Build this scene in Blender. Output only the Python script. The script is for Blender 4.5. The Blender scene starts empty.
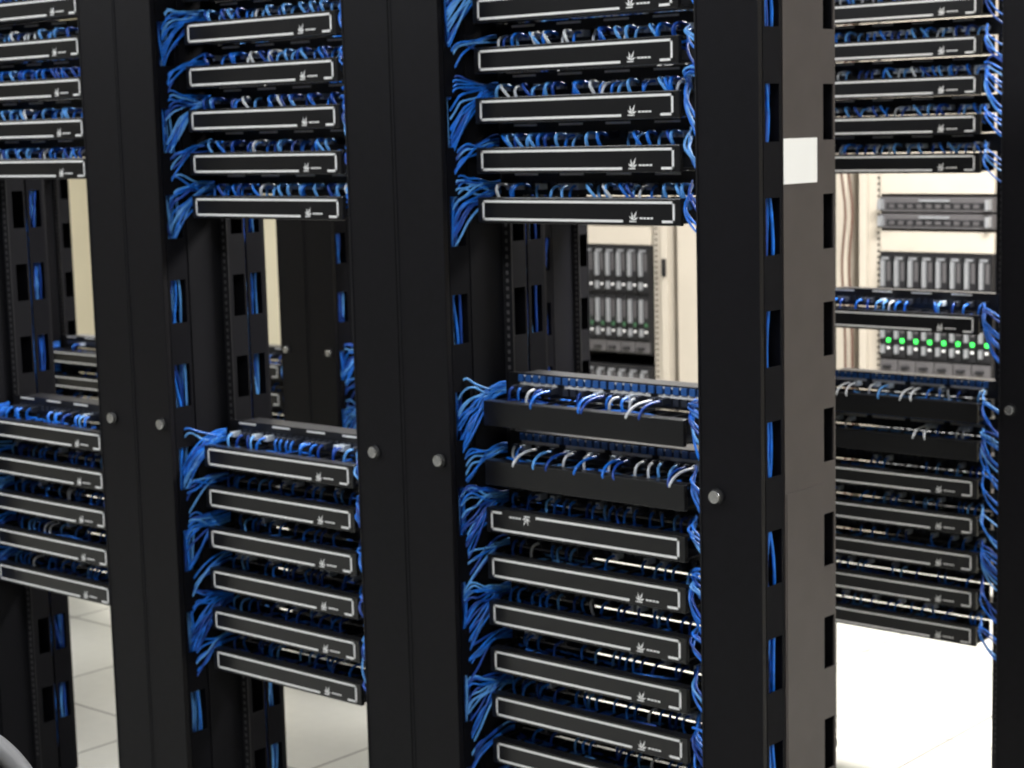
import bpy, math, random
from mathutils import Vector, Matrix
random.seed(7)
R=random.random
ZE=1.5; P=0.0889; W=0.4262; S=0.80

# ------------------------------------------------------------ materials
def mat(name,col,rough=.5,metal=0,spec=.5,emit=None,estr=0,noise=0,nscale=30):
    m=bpy.data.materials.new(name); m.use_nodes=True
    nt=m.node_tree; b=nt.nodes['Principled BSDF']
    b.inputs['Base Color'].default_value=(*col,1)
    b.inputs['Roughness'].default_value=rough
    b.inputs['Metallic'].default_value=metal
    b.inputs['Specular IOR Level'].default_value=spec
    if emit: 
        b.inputs['Emission Color'].default_value=(*emit,1); b.inputs['Emission Strength'].default_value=estr
    if noise:
        tc=nt.nodes.new('ShaderNodeTexCoord'); n=nt.nodes.new('ShaderNodeTexNoise'); n.inputs['Scale'].default_value=nscale
        r=nt.nodes.new('ShaderNodeValToRGB')
        r.color_ramp.elements[0].position=.3; r.color_ramp.elements[1].position=.7
        r.color_ramp.elements[0].color=(*[c*(1-noise) for c in col],1)
        r.color_ramp.elements[1].color=(*[min(1,c*(1+noise)) for c in col],1)
        nt.links.new(tc.outputs['Object'],n.inputs['Vector']); nt.links.new(n.outputs['Fac'],r.inputs['Fac'])
        nt.links.new(r.outputs['Color'],b.inputs['Base Color'])
    return m
M_door=mat('door_black_paint',(.0045,.0042,.006),.5,spec=.18,noise=.15,nscale=60)
M_inner=mat('manager_black_plastic',(.004,.004,.006),.7,spec=.08,noise=.1)
M_up=mat('upright_metal_shaded',(.006,.006,.008),.65,.0,spec=.1,noise=.06,nscale=20)  # upright metal with the shade between racks put into its colour
M_upend=mat('upright_metal_lit',(.058,.049,.049),.5,.0,spec=.4,noise=.06,nscale=20)  # same upright metal, lighter: light on the row-end side put into colour
M_rail=mat('rail_black_metal',(.012,.012,.014),.5,spec=.2)
M_cover=mat('cover_black_gloss',(.009,.009,.010),.3,spec=.5,noise=.08)
M_line=mat('cover_white_print',(.85,.85,.85),.5)
M_panel=mat('patch_panel_black',(.010,.010,.012),.4,noise=.1)
M_jack=mat('jack_blue',(.03,.12,.38),.4)
M_jackd=mat('jack_dark',(.03,.035,.05),.4)
M_label=mat('label_white',(.85,.85,.85),.6)
M_blue=mat('cable_blue',(.012,.17,.72),.35,noise=.35,nscale=40)
M_lblue=mat('cable_light_blue',(.12,.38,.88),.35,noise=.2,nscale=40)
M_dblue=mat('cable_deep_blue',(.008,.065,.38),.4,noise=.3,nscale=40)
M_white=mat('cable_white',(.75,.78,.82),.4)
M_plug=mat('plug_clear',(.7,.78,.88),.25)
M_steel=mat('knob_steel',(.6,.6,.6),.25,.9)
M_beige=mat('cabinet_beige',(.48,.435,.37),.5,noise=.03,nscale=8)
M_wall=mat('wall_cream',(.60,.56,.44),.8,noise=.03,nscale=3)
M_dark=mat('wall_front_grey',(.10,.10,.11),.8,noise=.05,nscale=3)
M_ceil=mat('ceiling_white',(.6,.6,.58),.9,noise=.04,nscale=50)
M_blade=mat('blade_dark',(.015,.015,.017),.35)
M_silver=mat('blade_silver',(.32,.33,.35),.35,.3)
M_green=mat('led_green',(.05,.8,.1),.4,emit=(.05,1,.12),estr=1.3)
M_ledoff=mat('led_idle',(.05,.14,.07),.4)
M_brown=mat('cable_brown',(.10,.05,.035),.5)
M_light=mat('lamp_diffuser',(.9,.9,.9),.5,emit=(1,.98,.94),estr=4)
M_grey=mat('bezel_grey',(.11,.105,.11),.4,.2)
M_rim=mat('chair_grey_plastic',(.20,.20,.21),.4)
M_fabric=mat('chair_fabric',(.025,.025,.03),.9,noise=.3,nscale=200)

def floor_mat():
    m=bpy.data.materials.new('floor_tiles'); m.use_nodes=True; nt=m.node_tree; b=nt.nodes['Principled BSDF']
    tc=nt.nodes.new('ShaderNodeTexCoord'); br=nt.nodes.new('ShaderNodeTexBrick')
    br.offset=0; br.squash=1
    br.inputs['Scale'].default_value=1; br.inputs['Brick Width'].default_value=.6; br.inputs['Row Height'].default_value=.6
    br.inputs['Mortar Size'].default_value=.004; br.inputs['Color1'].default_value=(.66,.655,.60,1); br.inputs['Color2'].default_value=(.62,.615,.565,1)
    br.inputs['Mortar'].default_value=(.16,.15,.14,1)
    n=nt.nodes.new('ShaderNodeTexNoise'); n.inputs['Scale'].default_value=25
    mx=nt.nodes.new('ShaderNodeMixRGB'); mx.blend_type='MULTIPLY'; mx.inputs[0].default_value=.12
    nt.links.new(tc.outputs['Object'],br.inputs['Vector']); nt.links.new(tc.outputs['Object'],n.inputs['Vector'])
    nt.links.new(br.outputs['Color'],mx.inputs[1]); nt.links.new(n.outputs['Fac'],mx.inputs[2])
    nt.links.new(mx.outputs[0],b.inputs['Base Color']); b.inputs['Roughness'].default_value=.35
    return m
M_floor=floor_mat()

# ------------------------------------------------------------ builders
class Obj:
    def __init__(s,name,loc,rz=0):
        s.e=bpy.data.objects.new(name,None); s.e.location=loc; s.e.rotation_euler=(0,0,rz); bpy.context.collection.objects.link(s.e)
        s.loc=Vector(loc); s.m={}; s.c={}
    def box(s,part,m,x0,x1,y0,y1,z0,z1):
        V,F=s.m.setdefault((part,m.name),([],[]))
        i=len(V)
        V+=[(x0,y0,z0),(x1,y0,z0),(x1,y1,z0),(x0,y1,z0),(x0,y0,z1),(x1,y0,z1),(x1,y1,z1),(x0,y1,z1)]
        F+=[(i,i+3,i+2,i+1),(i+4,i+5,i+6,i+7),(i,i+1,i+5,i+4),(i+1,i+2,i+6,i+5),(i+2,i+3,i+7,i+6),(i+3,i,i+4,i+7)]
    def poly(s,part,m,pts):
        V,F=s.m.setdefault((part,m.name),([],[])); i=len(V); V+=pts; F.append(tuple(range(i,i+len(pts))))
    def prism(s,part,m,ring0,ring1):
        V,F=s.m.setdefault((part,m.name),([],[])); i=len(V); n=len(ring0)
        V+=ring0; V+=ring1
        F.append(tuple(i+k for k in range(n))); F.append(tuple(i+n+k for k in reversed(range(n))))
        for k in range(n): F.append((i+k,i+n+k,i+n+(k+1)%n,i+(k+1)%n))
    def cyl(s,part,m,c,r,y0,y1,n=16):
        rg=[[(c[0]+r*math.cos(2*math.pi*k/n),y,c[1]+r*math.sin(2*math.pi*k/n)) for k in range(n)] for y in (y0,y1)]
        s.prism(part,m,rg[0],rg[1])
    def cable(s,part,m,pts,r=.0026):
        s.c.setdefault((part,m.name,r),[]).append(pts)
    def done(s,bevel=0):
        for (part,mn),(V,F) in s.m.items():
            me=bpy.data.meshes.new(part); me.from_pydata(V,[],F); me.update(); me.materials.append(bpy.data.materials[mn])
            o=bpy.data.objects.new(part,me); bpy.context.collection.objects.link(o); o.parent=s.e
            if part in ('door','cover','knob','label'):
                b=o.modifiers.new('bev','BEVEL'); b.width=.0015; b.segments=2; b.limit_method='ANGLE'
            if part in ('backrest','seat_cushion','armrest'):
                b=o.modifiers.new('bev','BEVEL'); b.width=.015; b.segments=4; b.limit_method='ANGLE'
        for (part,mn,r),L in s.c.items():
            cu=bpy.data.curves.new(part,'CURVE'); cu.dimensions='3D'; cu.bevel_depth=r; cu.bevel_resolution=1 if r<.006 else 3; cu.resolution_u=3
            for pts in L:
                sp=cu.splines.new('NURBS'); sp.points.add(len(pts)-1)
                for i,p in enumerate(pts): sp.points[i].co=(*p,1)
                sp.order_u=min(4,len(pts)); sp.use_endpoint_u=True
            cu.materials.append(bpy.data.materials[mn])
            o=bpy.data.objects.new(part,cu); bpy.context.collection.objects.link(o); o.parent=s.e

RH=2.13
WC=[ZE-.037+.1778*k for k in range(-8,4)]
def windowed(o,part,m,x0,x1,y0,y1,wy0,wy1,z0=.04,z1=RH,hh=.045):
    o.box(part,m,x0,x1,y0,wy0,z0,z1); o.box(part,m,x0,x1,wy1,y1,z0,z1)
    prev=z0
    for c in WC:
        if c-hh<z0 or c+hh>z1: continue
        o.box(part,m,x0,x1,wy0,wy1,prev,c-hh); prev=c+hh
    o.box(part,m,x0,x1,wy0,wy1,prev,z1)

def bluepick(white=.1,l=.25):
    q=R()
    if q<white: return M_white
    if q<white+l: return M_lblue
    if q<white+l+.25: return M_dblue
    return M_blue

def vbundle(o,xa,xb,ya,yb,n,amp=.022):
    for i in range(n):
        x=xa+(xb-xa)*R(); y=ya+(yb-ya)*R(); pts=[]
        z=.08
        while z<RH-.03:
            pts.append((min(xb,max(xa,x+(R()-.5)*.012)),min(yb,max(ya,y+(R()-.5)*amp)),z)); z+=.05+.05*R()
        o.cable('vertical_cables',random.choice([M_blue,M_blue,M_dblue,M_dblue,M_lblue]),pts,.0028)

def manager(x0,x1,Y,end=False,rear=True,kz=-.472,kl=.050):
    """vertical cable manager; local origin at (x0,Y,0)"""
    o=Obj('vertical_cable_manager',(x0,Y,0)); w=x1-x0
    F=-.07
    nd=1 if end else 2
    dw=(w-.003*(nd-1))/nd
    for i in range(nd):
        a=i*(dw+.003)
        o.box('door',M_door,a,a+dw,F,F+.012,.03,RH+.005)
        o.box('door_edge',M_rail,a+.001,a+.004,F-.0015,F,.035,RH)
    ks=[.036] if end else [kl,w-.024]
    for kx in ks:
        o.cyl('knob',M_steel,(kx,ZE+kz),.0105,F-.012,F,18)
        o.cyl('knob_plate',M_rail,(kx,ZE+kz),.014,F-.003,F,18)
    for xx in ((0,.003),(w-.003,w)):
        windowed(o,'side_wall',M_inner,xx[0],xx[1],F+.013,-.004,F+.019,-.011)
    o.box('back_wall',M_inner,.003,w-.003,-.008,-.004,.04,RH)
    o.box('base_plate',M_inner,0,w,F+.013,-.004,.0,.04)
    if w>.2: o.box('divider',M_inner,w/2-.003,w/2+.003,F+.013,-.008,.04,RH)
    vbundle(o,w-.028,w-.007,F+.02,-.013,9,.04)
    vbundle(o,.007,.028,F+.02,-.013,5)
    if rear:
        y0,y1=.162,.215
        for xx in ((0,.003),(w-.003,w)):
            windowed(o,'rear_side_wall',M_inner,xx[0],xx[1],y0,y1-.006,y0+.008,y1-.014)
        o.box('rear_door',M_door,0,w,y1-.006,y1,.03,RH)
        o.box('rear_core',M_inner,.05,w-.05,y0,y1-.01,.04,RH)
        o.box('rear_base',M_inner,0,w,y0,y1-.006,0,.04)
        vbundle(o,w-.03,w-.008,y0+.01,y1-.015,7,.03)
    o.done(); return o

def leaf(o,x,z,ang,L,wd,y,flip):
    c,s=math.cos(ang),math.sin(ang)
    pts=[(0,0),(wd,L*.45),(0,L),(-wd,L*.45)]
    out=[]
    for a,b in pts:
        xx=x+a*c+b*s; zz=z-a*s+b*c
        out.append(flip(xx,y,zz))
    o.poly('logo',M_line,out)

def cover(o,z,kind):
    x0,x1=-.012,W+.012
    F0,F1=0.0,.010
    o.box('cover',M_cover,x0,x1,F0,F1,z-.041,z+.005)
    o.box('cover_lip',M_cover,x0,x1,F1,.022,z+.002,z+.005)
    o.box('duct',M_panel,x0+.004,x1-.004,F1,.082,z-.038,z-.035)
    o.box('duct',M_panel,x0+.004,x1-.004,.078,.082,z-.038,z+.004)
    for i in range(13):
        x=x0+.01+i*(x1-x0-.02)/12
        o.box('duct_fingers',M_panel,x-.0025,x+.0025,.022,.078,z-.001,z+.003)
        o.box('duct_fingers',M_panel,x-.0025,x+.0025,F1,.016,z-.035,z+.002)
    for i in range(6):
        pts=[]; yy=.03+.04*R(); x=-.01+ .1*R()
        xe=W-.1*R()
        while x<xe: pts.append((x,yy+(R()-.5)*.02,z-.016+.020*R())); x+=.035+.03*R()
        if len(pts)>3: o.cable('duct_cables',bluepick(.0,.15),pts)
    if kind=='plate': return
    y=-.0006; lw=.0042; t=z; b=z-.036
    up=kind!='flip'
    def fl(xx,yy,zz):
        if up: return (xx,yy,zz)
        return (W-xx,yy,t+b-zz)
    def line(xa,xb,za,zb):
        if not up: xa,xb,za,zb=W-xb,W-xa,t+b-zb,t+b-za
        o.box('print_outline',M_line,xa,xb,y,.001,za,zb)
    line(0,W,t-lw,t); line(0,lw,b,t); line(W-lw,W,b,t)
    line(0,.318,b,b+lw); line(.400,W,b,b+lw)
    lx=.340; lz=b+.004
    for a,L in ((-.9,.011),(-.25,.015),(.45,.018),(1.15,.012)): leaf(o,lx,lz,a,L,.0018,y,fl)
    line(lx-.008,lx+.006,b+.001,b+.003)
    for i in range(4): line(.354+i*.0072,.354+i*.0072+.0055,b+.006,b+.009)

def panel(o,z,kind,dens=.7,upper=False):
    """patch panel, z = bottom"""
    x0,x1=-.022,W+.022
    o.box('panel_face',M_panel,x0,x1,.084,.088,z+.001,z+.043)
    o.box('panel_body',M_panel,x0+.02,x1-.02,.088,.15,z+.004,z+.040)
    mid=kind=='plate'
    for g in range(24):
        x=.012+g*.0175+ (g//6)*.001
        for row in ((0,1) if mid else (0,)):
            zz=z+.007+row*.020 if mid else z+.012
            o.box('jacks',M_jack if (mid and row) else M_jackd,x-.006,x+.006,.080,.084,zz,zz+.013)
        if g%6==0:
            o.box('port_labels',M_label,x-.004,x+.05,.083,.0841,z+.036,z+.040)
            if mid: o.box('port_labels',M_label,x-.004,x+.085,.083,.0841,z+.0205,z+.0265)
        if R()<dens:
            zz=z+.017
            m=bluepick(.40 if mid else (.12 if upper else .04), .38 if upper else .15)
            o.box('plugs',M_plug if R()<(.7 if upper else .3) else M_jackd,x-.005,x+.005,.058,.080,zz-.006,zz+.005)
            dx=(R()-.5)*.03; out=.036+.02*R(); dr=.018+.02*R()
            if kind=='plate' and R()<.3:
                o.cable('patch_cables',m,[(x,.064,zz),(x,.035,zz+.002),(x+dx*.5,.004,zz-.004),(x+dx,-.004,zz-.03),(x+dx*1.4,.012,zz-.02),(x+dx*1.6,.04,zz-.035)])
            elif upper and R()<.5:
                dx=(R()-.3)*.05
                o.cable('patch_cables',m,[(x,.060,zz),(x+dx*.2,.038,zz+.008),(x+dx*.6,.020,zz+.002),(x+dx,.022,zz-.012),(x+dx*1.4,.04,z-.02)],.0030)
            else:
                o.cable('patch_cables',m,[(x,.064,zz),(x+dx*.2,out,zz+.004),(x+dx*.6,out-.01,zz-dr*.5),(x+dx,out+.004,z-dr),(x+dx*2,out+.01,z-.022)])

def clump(o,z,side,big):
    n=(17 if big else 6) if side<0 else (10 if big else 4)
    for i in range(n):
        zz=z+.008+.025*R(); zt=z-(.085 if big else .05)+(.14 if big else .07)*R()
        if side<0:
            xo=-.029+.010*R()
            a=(R()-.5)*.03
            o.cable('side_cables',bluepick(.0,.2),[(-.010,.062,zz),(-.017,.042+.01*R(),zz+.008*(R()-.5)),(-.021,.016-.012*R(),zz*.7+zt*.3+a),(xo,-.008-.022*R(),zz*.3+zt*.7-a),(-.031,-.022-.016*R(),zt),(-.042,-.035,zt-.02)],.0021)
        else:
            x=W+.016
            o.cable('side_cables',bluepick(.0,.2),[(W-.005*R(),.055,zz),(x+.002,.028,zz+.008*(R()-.5)),(x+.012*R(),.004-.014*R(),zz*.6+zt*.4),(x+.015+.02*R(),-.002-.02*R(),zz*.2+zt*.8),(x+.04,-.01,zt-.01),(x+.08,-.02,zt-.03)],.0021)

CL,CR=-.275,-.033      # column extents relative to the section on its right
def rack(X0,Y0,levels,end=False,dens=.7):
    o=Obj('network_rack',(X0,Y0,0))
    xr0=S+CL; xr1=xr0+.075
    if end: xr0,xr1=.518,.638
    for (a,b) in ((CR-.075,CR),(xr0,xr1)):
        mu=M_upend if (end and b>.6) else M_up  # lit tone for the row-end face, shaded tone for the rest
        windowed(o,'upright',mu,b-.003,b,.0,.157,.120,.152,0.02)
        windowed(o,'upright',M_up,a,a+.003,.0,.157,.120,.152,0.02)
        o.box('upright',M_up,a+.003,b-.003,0,.003,.02,RH); o.box('upright',M_up,a+.003,b-.003,.154,.157,.02,RH)
        o.box('upright_web',M_inner,a+.003,b-.008,.115,.118,.02,RH)
        o.box('foot',M_rail,a,b,-.002,.159,0,.02)
    for a,b in ((CR,-.012+.0),(W+.012,W+.034)):
        o.box('mount_rail',M_rail,a,b,.089,.093,.02,RH)
        x=(a+b)/2
        z=.1
        while z<RH-.05:
            o.box('rail_holes',M_grey,x-.003,x+.003,.0885,.089,z,z+.007); z+=.0148*1.0
    o.box('top_bar',M_rail,CR-.075,xr1,.0,.157,RH,RH+.04)
    if end:
        o.box('paper_label',M_label,.638,.6388,.0,.10,ZE+.028,ZE+.10)
        o.box('seam_plate',M_upend,.638,.6390,.004,.118,.03,ZE-.472)
    for z,kind in levels:
        zz=ZE+z
        cover(o,zz,kind); panel(o,zz+.0055,kind,(.95 if z>-.1 else dens) ,z>-.1)
        j=round(z/P)
        clump(o,zz,-1,j%2==0); clump(o,zz,1,(j+1)%3==0)
    o.done(); return o

def lv(z0,n,up=True,kind='logo'): return [(z0+(P if up else -P)*i,kind) for i in range(n)]
# front row
rack(0,0,lv(0,7)+[(-.372,'plate'),(-.4827,'plate'),(-.5716,'flip')]+lv(-.5716-P,7,False),end=True)
rack(-S,0,lv(0,7)+lv(-.5286,6,False))
rack(-2*S,0,lv(.082,6)+lv(-.5328,5,False))
rack(-3*S,0,lv(.082,6)+lv(-.5328,5,False),dens=.4)
for k in range(4): manager(-S*k+CL,-S*k+CR,0)
manager(.518,.638,0,end=True,rear=False)
# second row
X2=-.176; Y2=1.42
cfg={-1:lv(.041,6)+lv(-.72,5,False),
 0:lv(.041,6)+[(-.333,'logo'),(-.54,'plate'),(-.63,'plate')]+lv(-.72,5,False),
 1:lv(.041,6)+lv(-.64,5,False), 2:lv(.041,6)+lv(-.55,6,False),
 3:lv(.041,6)+lv(-.60,6,False), 4:lv(.13,5)+lv(-.62,5,False),5:lv(.13,5)+lv(-.62,5,False)}
for k,l in cfg.items():
    rack(X2-S*k,Y2,l,dens=.5 if k==0 else .2); manager(X2-S*k+CL,X2-S*k+CR,Y2,rear=False,kz=-.53,kl=.03)

# ------------------------------------------------------------ server racks
def blade_chassis(o,x0,z0,lit):
    w,h=.445,.442
    o.box('blade_chassis',M_blade,x0,x0+w,-.0,.7,z0,z0+h)
    bw=w/8
    for r in range(2):
        zb=z0+.06+r*.19
        for i in range(8):
            xa=x0+i*bw+.003; xb=x0+(i+1)*bw-.003
            o.box('blade_front',M_blade,xa,xb,-.008,0,zb,zb+.180)
            o.box('blade_handle',M_silver,xa+.010,xa+.022,-.022,-.008,zb+.070,zb+.165)
            o.box('blade_handle',M_silver,xa+.010,xa+.022,-.022,-.008,zb+.015,zb+.045)
            o.box('blade_vent',M_grey,xa+.030,xb-.006,-.010,-.008,zb+.09,zb+.16)
            if r==0: o.box('led',M_green if lit else M_ledoff,xa+.030,xa+.044,-.0115,-.008,zb+.055,zb+.070)
            else: o.box('blade_tab',M_silver,xa+.008,xb-.012,-.0115,-.008,zb+.168,zb+.176)
            o.box('blade_badge',M_label,xa+.030,xa+.042,-.0105,-.008,zb+.030,zb+.038)
    for i in range(6):
        o.box('psu',M_grey,x0+.006+i*.0735,x0+.074+i*.0735,-.008,0,z0+.008,z0+.05)
        o.box('psu_handle',M_blade,x0+.02+i*.0735,x0+.05+i*.0735,-.02,-.008,z0+.02,z0+.03)
def server_rack(x0,lit):
    o=Obj('server_rack',(x0,3.5,0)); w=.62; H=2.1
    cx=.0875
    o.box('side_panel',M_beige,0,.03,0,.95,.03,H); o.box('side_panel',M_beige,w-.03,w,0,.95,.03,H)
    o.box('post',M_beige,.03,cx-.006,.02,.06,.03,H); o.box('post',M_beige,w-cx+.006,w-.03,.02,.06,.03,H)
    o.box('top_cap',M_beige,0,w,0,.95,H,H+.03); o.box('plinth',M_rail,.01,w-.01,.01,.94,0,.03)
    o.box('rear_door',M_beige,.03,w-.03,.93,.95,.03,H)
    z=.06
    while z<H-.05:
        for x in (cx-.018,w-cx+.018): o.box('post_holes',M_rail,x-.004,x+.004,.0185,.02,z,z+.009)
        z+=.0222
    oz=ZE-.351-.442
    blade_chassis(o,cx,oz,lit); 
    blade_chassis(o,cx,oz-.49,lit)
    o.box('blank_panel',M_beige,cx,cx+.445,.005,.02,oz+.446,oz+.52)
    for j in range(2 if lit else 0):
        z=ZE-.262+j*.06
        o.box('server_unit',M_grey,cx,cx+.445,-.005,.7,z,z+.052)
        o.box('server_bezel',M_blade,cx+.03,cx+.415,-.008,-.005,z+.010,z+.032)
        for q in range(10): o.box('bezel_slots',M_grey,cx+.04+q*.037,cx+.062+q*.037,-.0095,-.008,z+.014,z+.026)
        o.box('server_handle',M_silver,cx+.004,cx+.018,-.03,-.005,z+.008,z+.044); o.box('server_handle',M_silver,cx+.427,cx+.441,-.03,-.005,z+.008,z+.044)
        o.box('bezel_strip',M_silver,cx+.16,cx+.28,-.010,-.008,z+.036,z+.044)
    o.box('blank_panel',M_beige,cx,cx+.445,.005,.02,ZE-.138 if lit else ZE-.262,H-.02)
    o.box('latch',M_rail,w-.022,w-.008,-.012,0,ZE-.47,ZE-.40)
    o.done()
server_rack(-1.26,True); server_rack(-2.75,False)
o=Obj('storage_cabinet',(-2.1,3.52,0))
o.box('body',M_beige,0,.78,.02,.9,.05,2.1); o.box('door',M_beige,.004,.387,0,.02,.06,2.09); o.box('door',M_beige,.391,.776,0,.02,.06,2.09)
o.box('plinth',M_rail,.02,.76,.04,.88,0,.05); o.box('handle',M_grey,.36,.375,-.02,0,1.0,1.2); o.box('handle',M_grey,.403,.418,-.02,0,1.0,1.2); o.done()
o=Obj('hanging_cable',(-1.29,3.44,0))
for d in (0,.03):
    o.cable('strand',M_brown,[(d,0,2.1),(d+.03,0,1.8),(d-.05,.0,1.55),(d+.03,0,1.3),(d-.03,0,1.1),(d+.02,0,.9),(d,0,.02)],.005)
o.done()

# ------------------------------------------------------------ office chair (its backrest corner shows at the lower left)
o=Obj('office_chair',(.255,-1.43,0),math.radians(40.6))
def sup(hw,hh,cz,y,n=48,e=3.2,bow=0):
    out=[]
    for k in range(n):
        a=2*math.pi*k/n; c,s=math.cos(a),math.sin(a)
        x=hw*math.copysign(abs(c)**(2/e),c); z=hh*math.copysign(abs(s)**(2/e),s)
        out.append((x,y+bow*(x/hw)**2,cz+z))
    return out
o.prism('backrest',M_fabric,sup(.215,.235,.70,0,bow=-.03),sup(.215,.235,.70,.05,bow=-.03))
rg=sup(.225,.245,.70,.025,bow=-.03); o.cable('backrest_rim',M_rim,rg+rg[:2],.014)
seat=[(x,z,y) for x,y,z in sup(.24,.23,-.27,0)]
o.prism('seat_cushion',M_fabric,[(x,y,.42) for x,y,_ in seat],[(x,y,.49) for x,y,_ in seat])
o.cable('back_support',M_rim,[(0,.07,.70),(0,.09,.55),(0,.06,.42),(0,-.05,.405),(0,-.2,.405)],.018)
ring=lambda r,z,n=20:[(r*math.cos(2*math.pi*k/n),-.27+r*math.sin(2*math.pi*k/n),z) for k in range(n)]
o.prism('gas_lift',M_rail,ring(.025,.11),ring(.025,.42)); o.prism('hub',M_rail,ring(.045,.07),ring(.035,.13))
for k in range(5):
    a=2*math.pi*k/5+.3; c,s=math.cos(a),math.sin(a)
    o.cable('base_legs',M_rail,[(0,-.27,.105),(.1*c,-.27+.1*s,.105),(.2*c,-.27+.2*s,.09),(.3*c,-.27+.3*s,.075)],.016)
    o.cyl('casters',M_rail,(.3*c,.028),.028,-.27+.3*s-.012,-.27+.3*s+.012,16)
for sx in (-1,1):
    o.cable('armrest_post',M_rim,[(sx*.2,-.27,.43),(sx*.27,-.27,.44),(sx*.28,-.26,.55),(sx*.27,-.25,.64)],.013)
    o.box('armrest',M_rim,sx*.27-.03,sx*.27+.03,-.38,-.12,.64,.67)
o.done()

# ------------------------------------------------------------ room
def slab(name,m,x0,x1,y0,y1,z0,z1):
    me=bpy.data.meshes.new(name)
    V=[(x0,y0,z0),(x1,y0,z0),(x1,y1,z0),(x0,y1,z0),(x0,y0,z1),(x1,y0,z1),(x1,y1,z1),(x0,y1,z1)]
    me.from_pydata(V,[],[(0,3,2,1),(4,5,6,7),(0,1,5,4),(1,2,6,5),(2,3,7,6),(3,0,4,7)]); me.materials.append(m)
    o=bpy.data.objects.new(name,me); bpy.context.collection.objects.link(o); return o
xa,xb,ya,yb,H=-8,5,-5,5.2,3.0
slab('floor',M_floor,xa,xb,ya,yb,-.1,0); slab('ceiling',M_ceil,xa,xb,ya,yb,H,H+.1)
slab('wall_back',M_wall,xa,xb,yb,yb+.1,-.1,H+.1); slab('wall_front',M_dark,xa,xb,ya-.1,ya,-.1,H+.1)
slab('wall_left',M_wall,xa-.1,xa,ya,yb,-.1,H+.1); slab('wall_right',M_wall,xb,xb+.1,ya,yb,-.1,H+.1)
slab('baseboard_back',M_rail,xa,xb,yb-.012,yb,0,.1)

def lamp(x,y,e,sx=1.2,sy=.5,col=(1,.975,.94)):
    o=Obj('ceiling_light',(x,y,H)); o.box('housing',M_grey,-sx/2-.03,sx/2+.03,-sy/2-.03,sy/2+.03,-.03,-.001)
    o.box('diffuser',M_light,-sx/2,sx/2,-sy/2,sy/2,-.036,-.03); o.done()
    l=bpy.data.lights.new('ceiling_light_lamp','AREA'); l.shape='RECTANGLE'; l.size=sx; l.size_y=sy; l.energy=e; l.color=col
    lo=bpy.data.objects.new('lamp',l); lo.parent=o.e; lo.location=(0,0,-.05); bpy.context.collection.objects.link(lo)
lamp(-5.5,3,80); lamp(-3.5,2.4,40); lamp(-1.5,2.0,40); lamp(.4,2.05,240)
for x in (-4,-2,0): lamp(x,.85,15,sy=.3)
for x in (-4,-1.5,1): lamp(x,-1.6,36,col=(.92,.96,1))
lamp(3,.3,55,col=(.95,.96,1))
w=bpy.data.worlds.new('w'); bpy.context.scene.world=w; w.use_nodes=True
w.node_tree.nodes['Background'].inputs[0].default_value=(.5,.55,.65,1); w.node_tree.nodes['Background'].inputs[1].default_value=.1

# ------------------------------------------------------------ camera
yaw,pit,rol=-.7128,-.1355,-.0255
f=Vector((math.sin(yaw)*math.cos(pit),math.cos(yaw)*math.cos(pit),math.sin(pit)))
r0=Vector((math.cos(yaw),-math.sin(yaw),0)); u0=r0.cross(f)
r=r0*math.cos(rol)+u0*math.sin(rol); u=-r0*math.sin(rol)+u0*math.cos(rol)
cam=bpy.data.cameras.new('camera'); co=bpy.data.objects.new('camera',cam); bpy.context.collection.objects.link(co)
m=Matrix((r,u,-f)).transposed().to_4x4(); m.translation=Vector((2.2425,-2.5257,.1238+ZE)); co.matrix_world=m
cam.sensor_width=36; cam.lens=1860*36/1024; cam.clip_start=.02
cam.dof.use_dof=True; cam.dof.focus_distance=1.95; cam.dof.aperture_fstop=13
sc=bpy.context.scene; sc.camera=co
sc.view_settings.view_transform='Standard'; sc.view_settings.look='None'; sc.view_settings.exposure=0
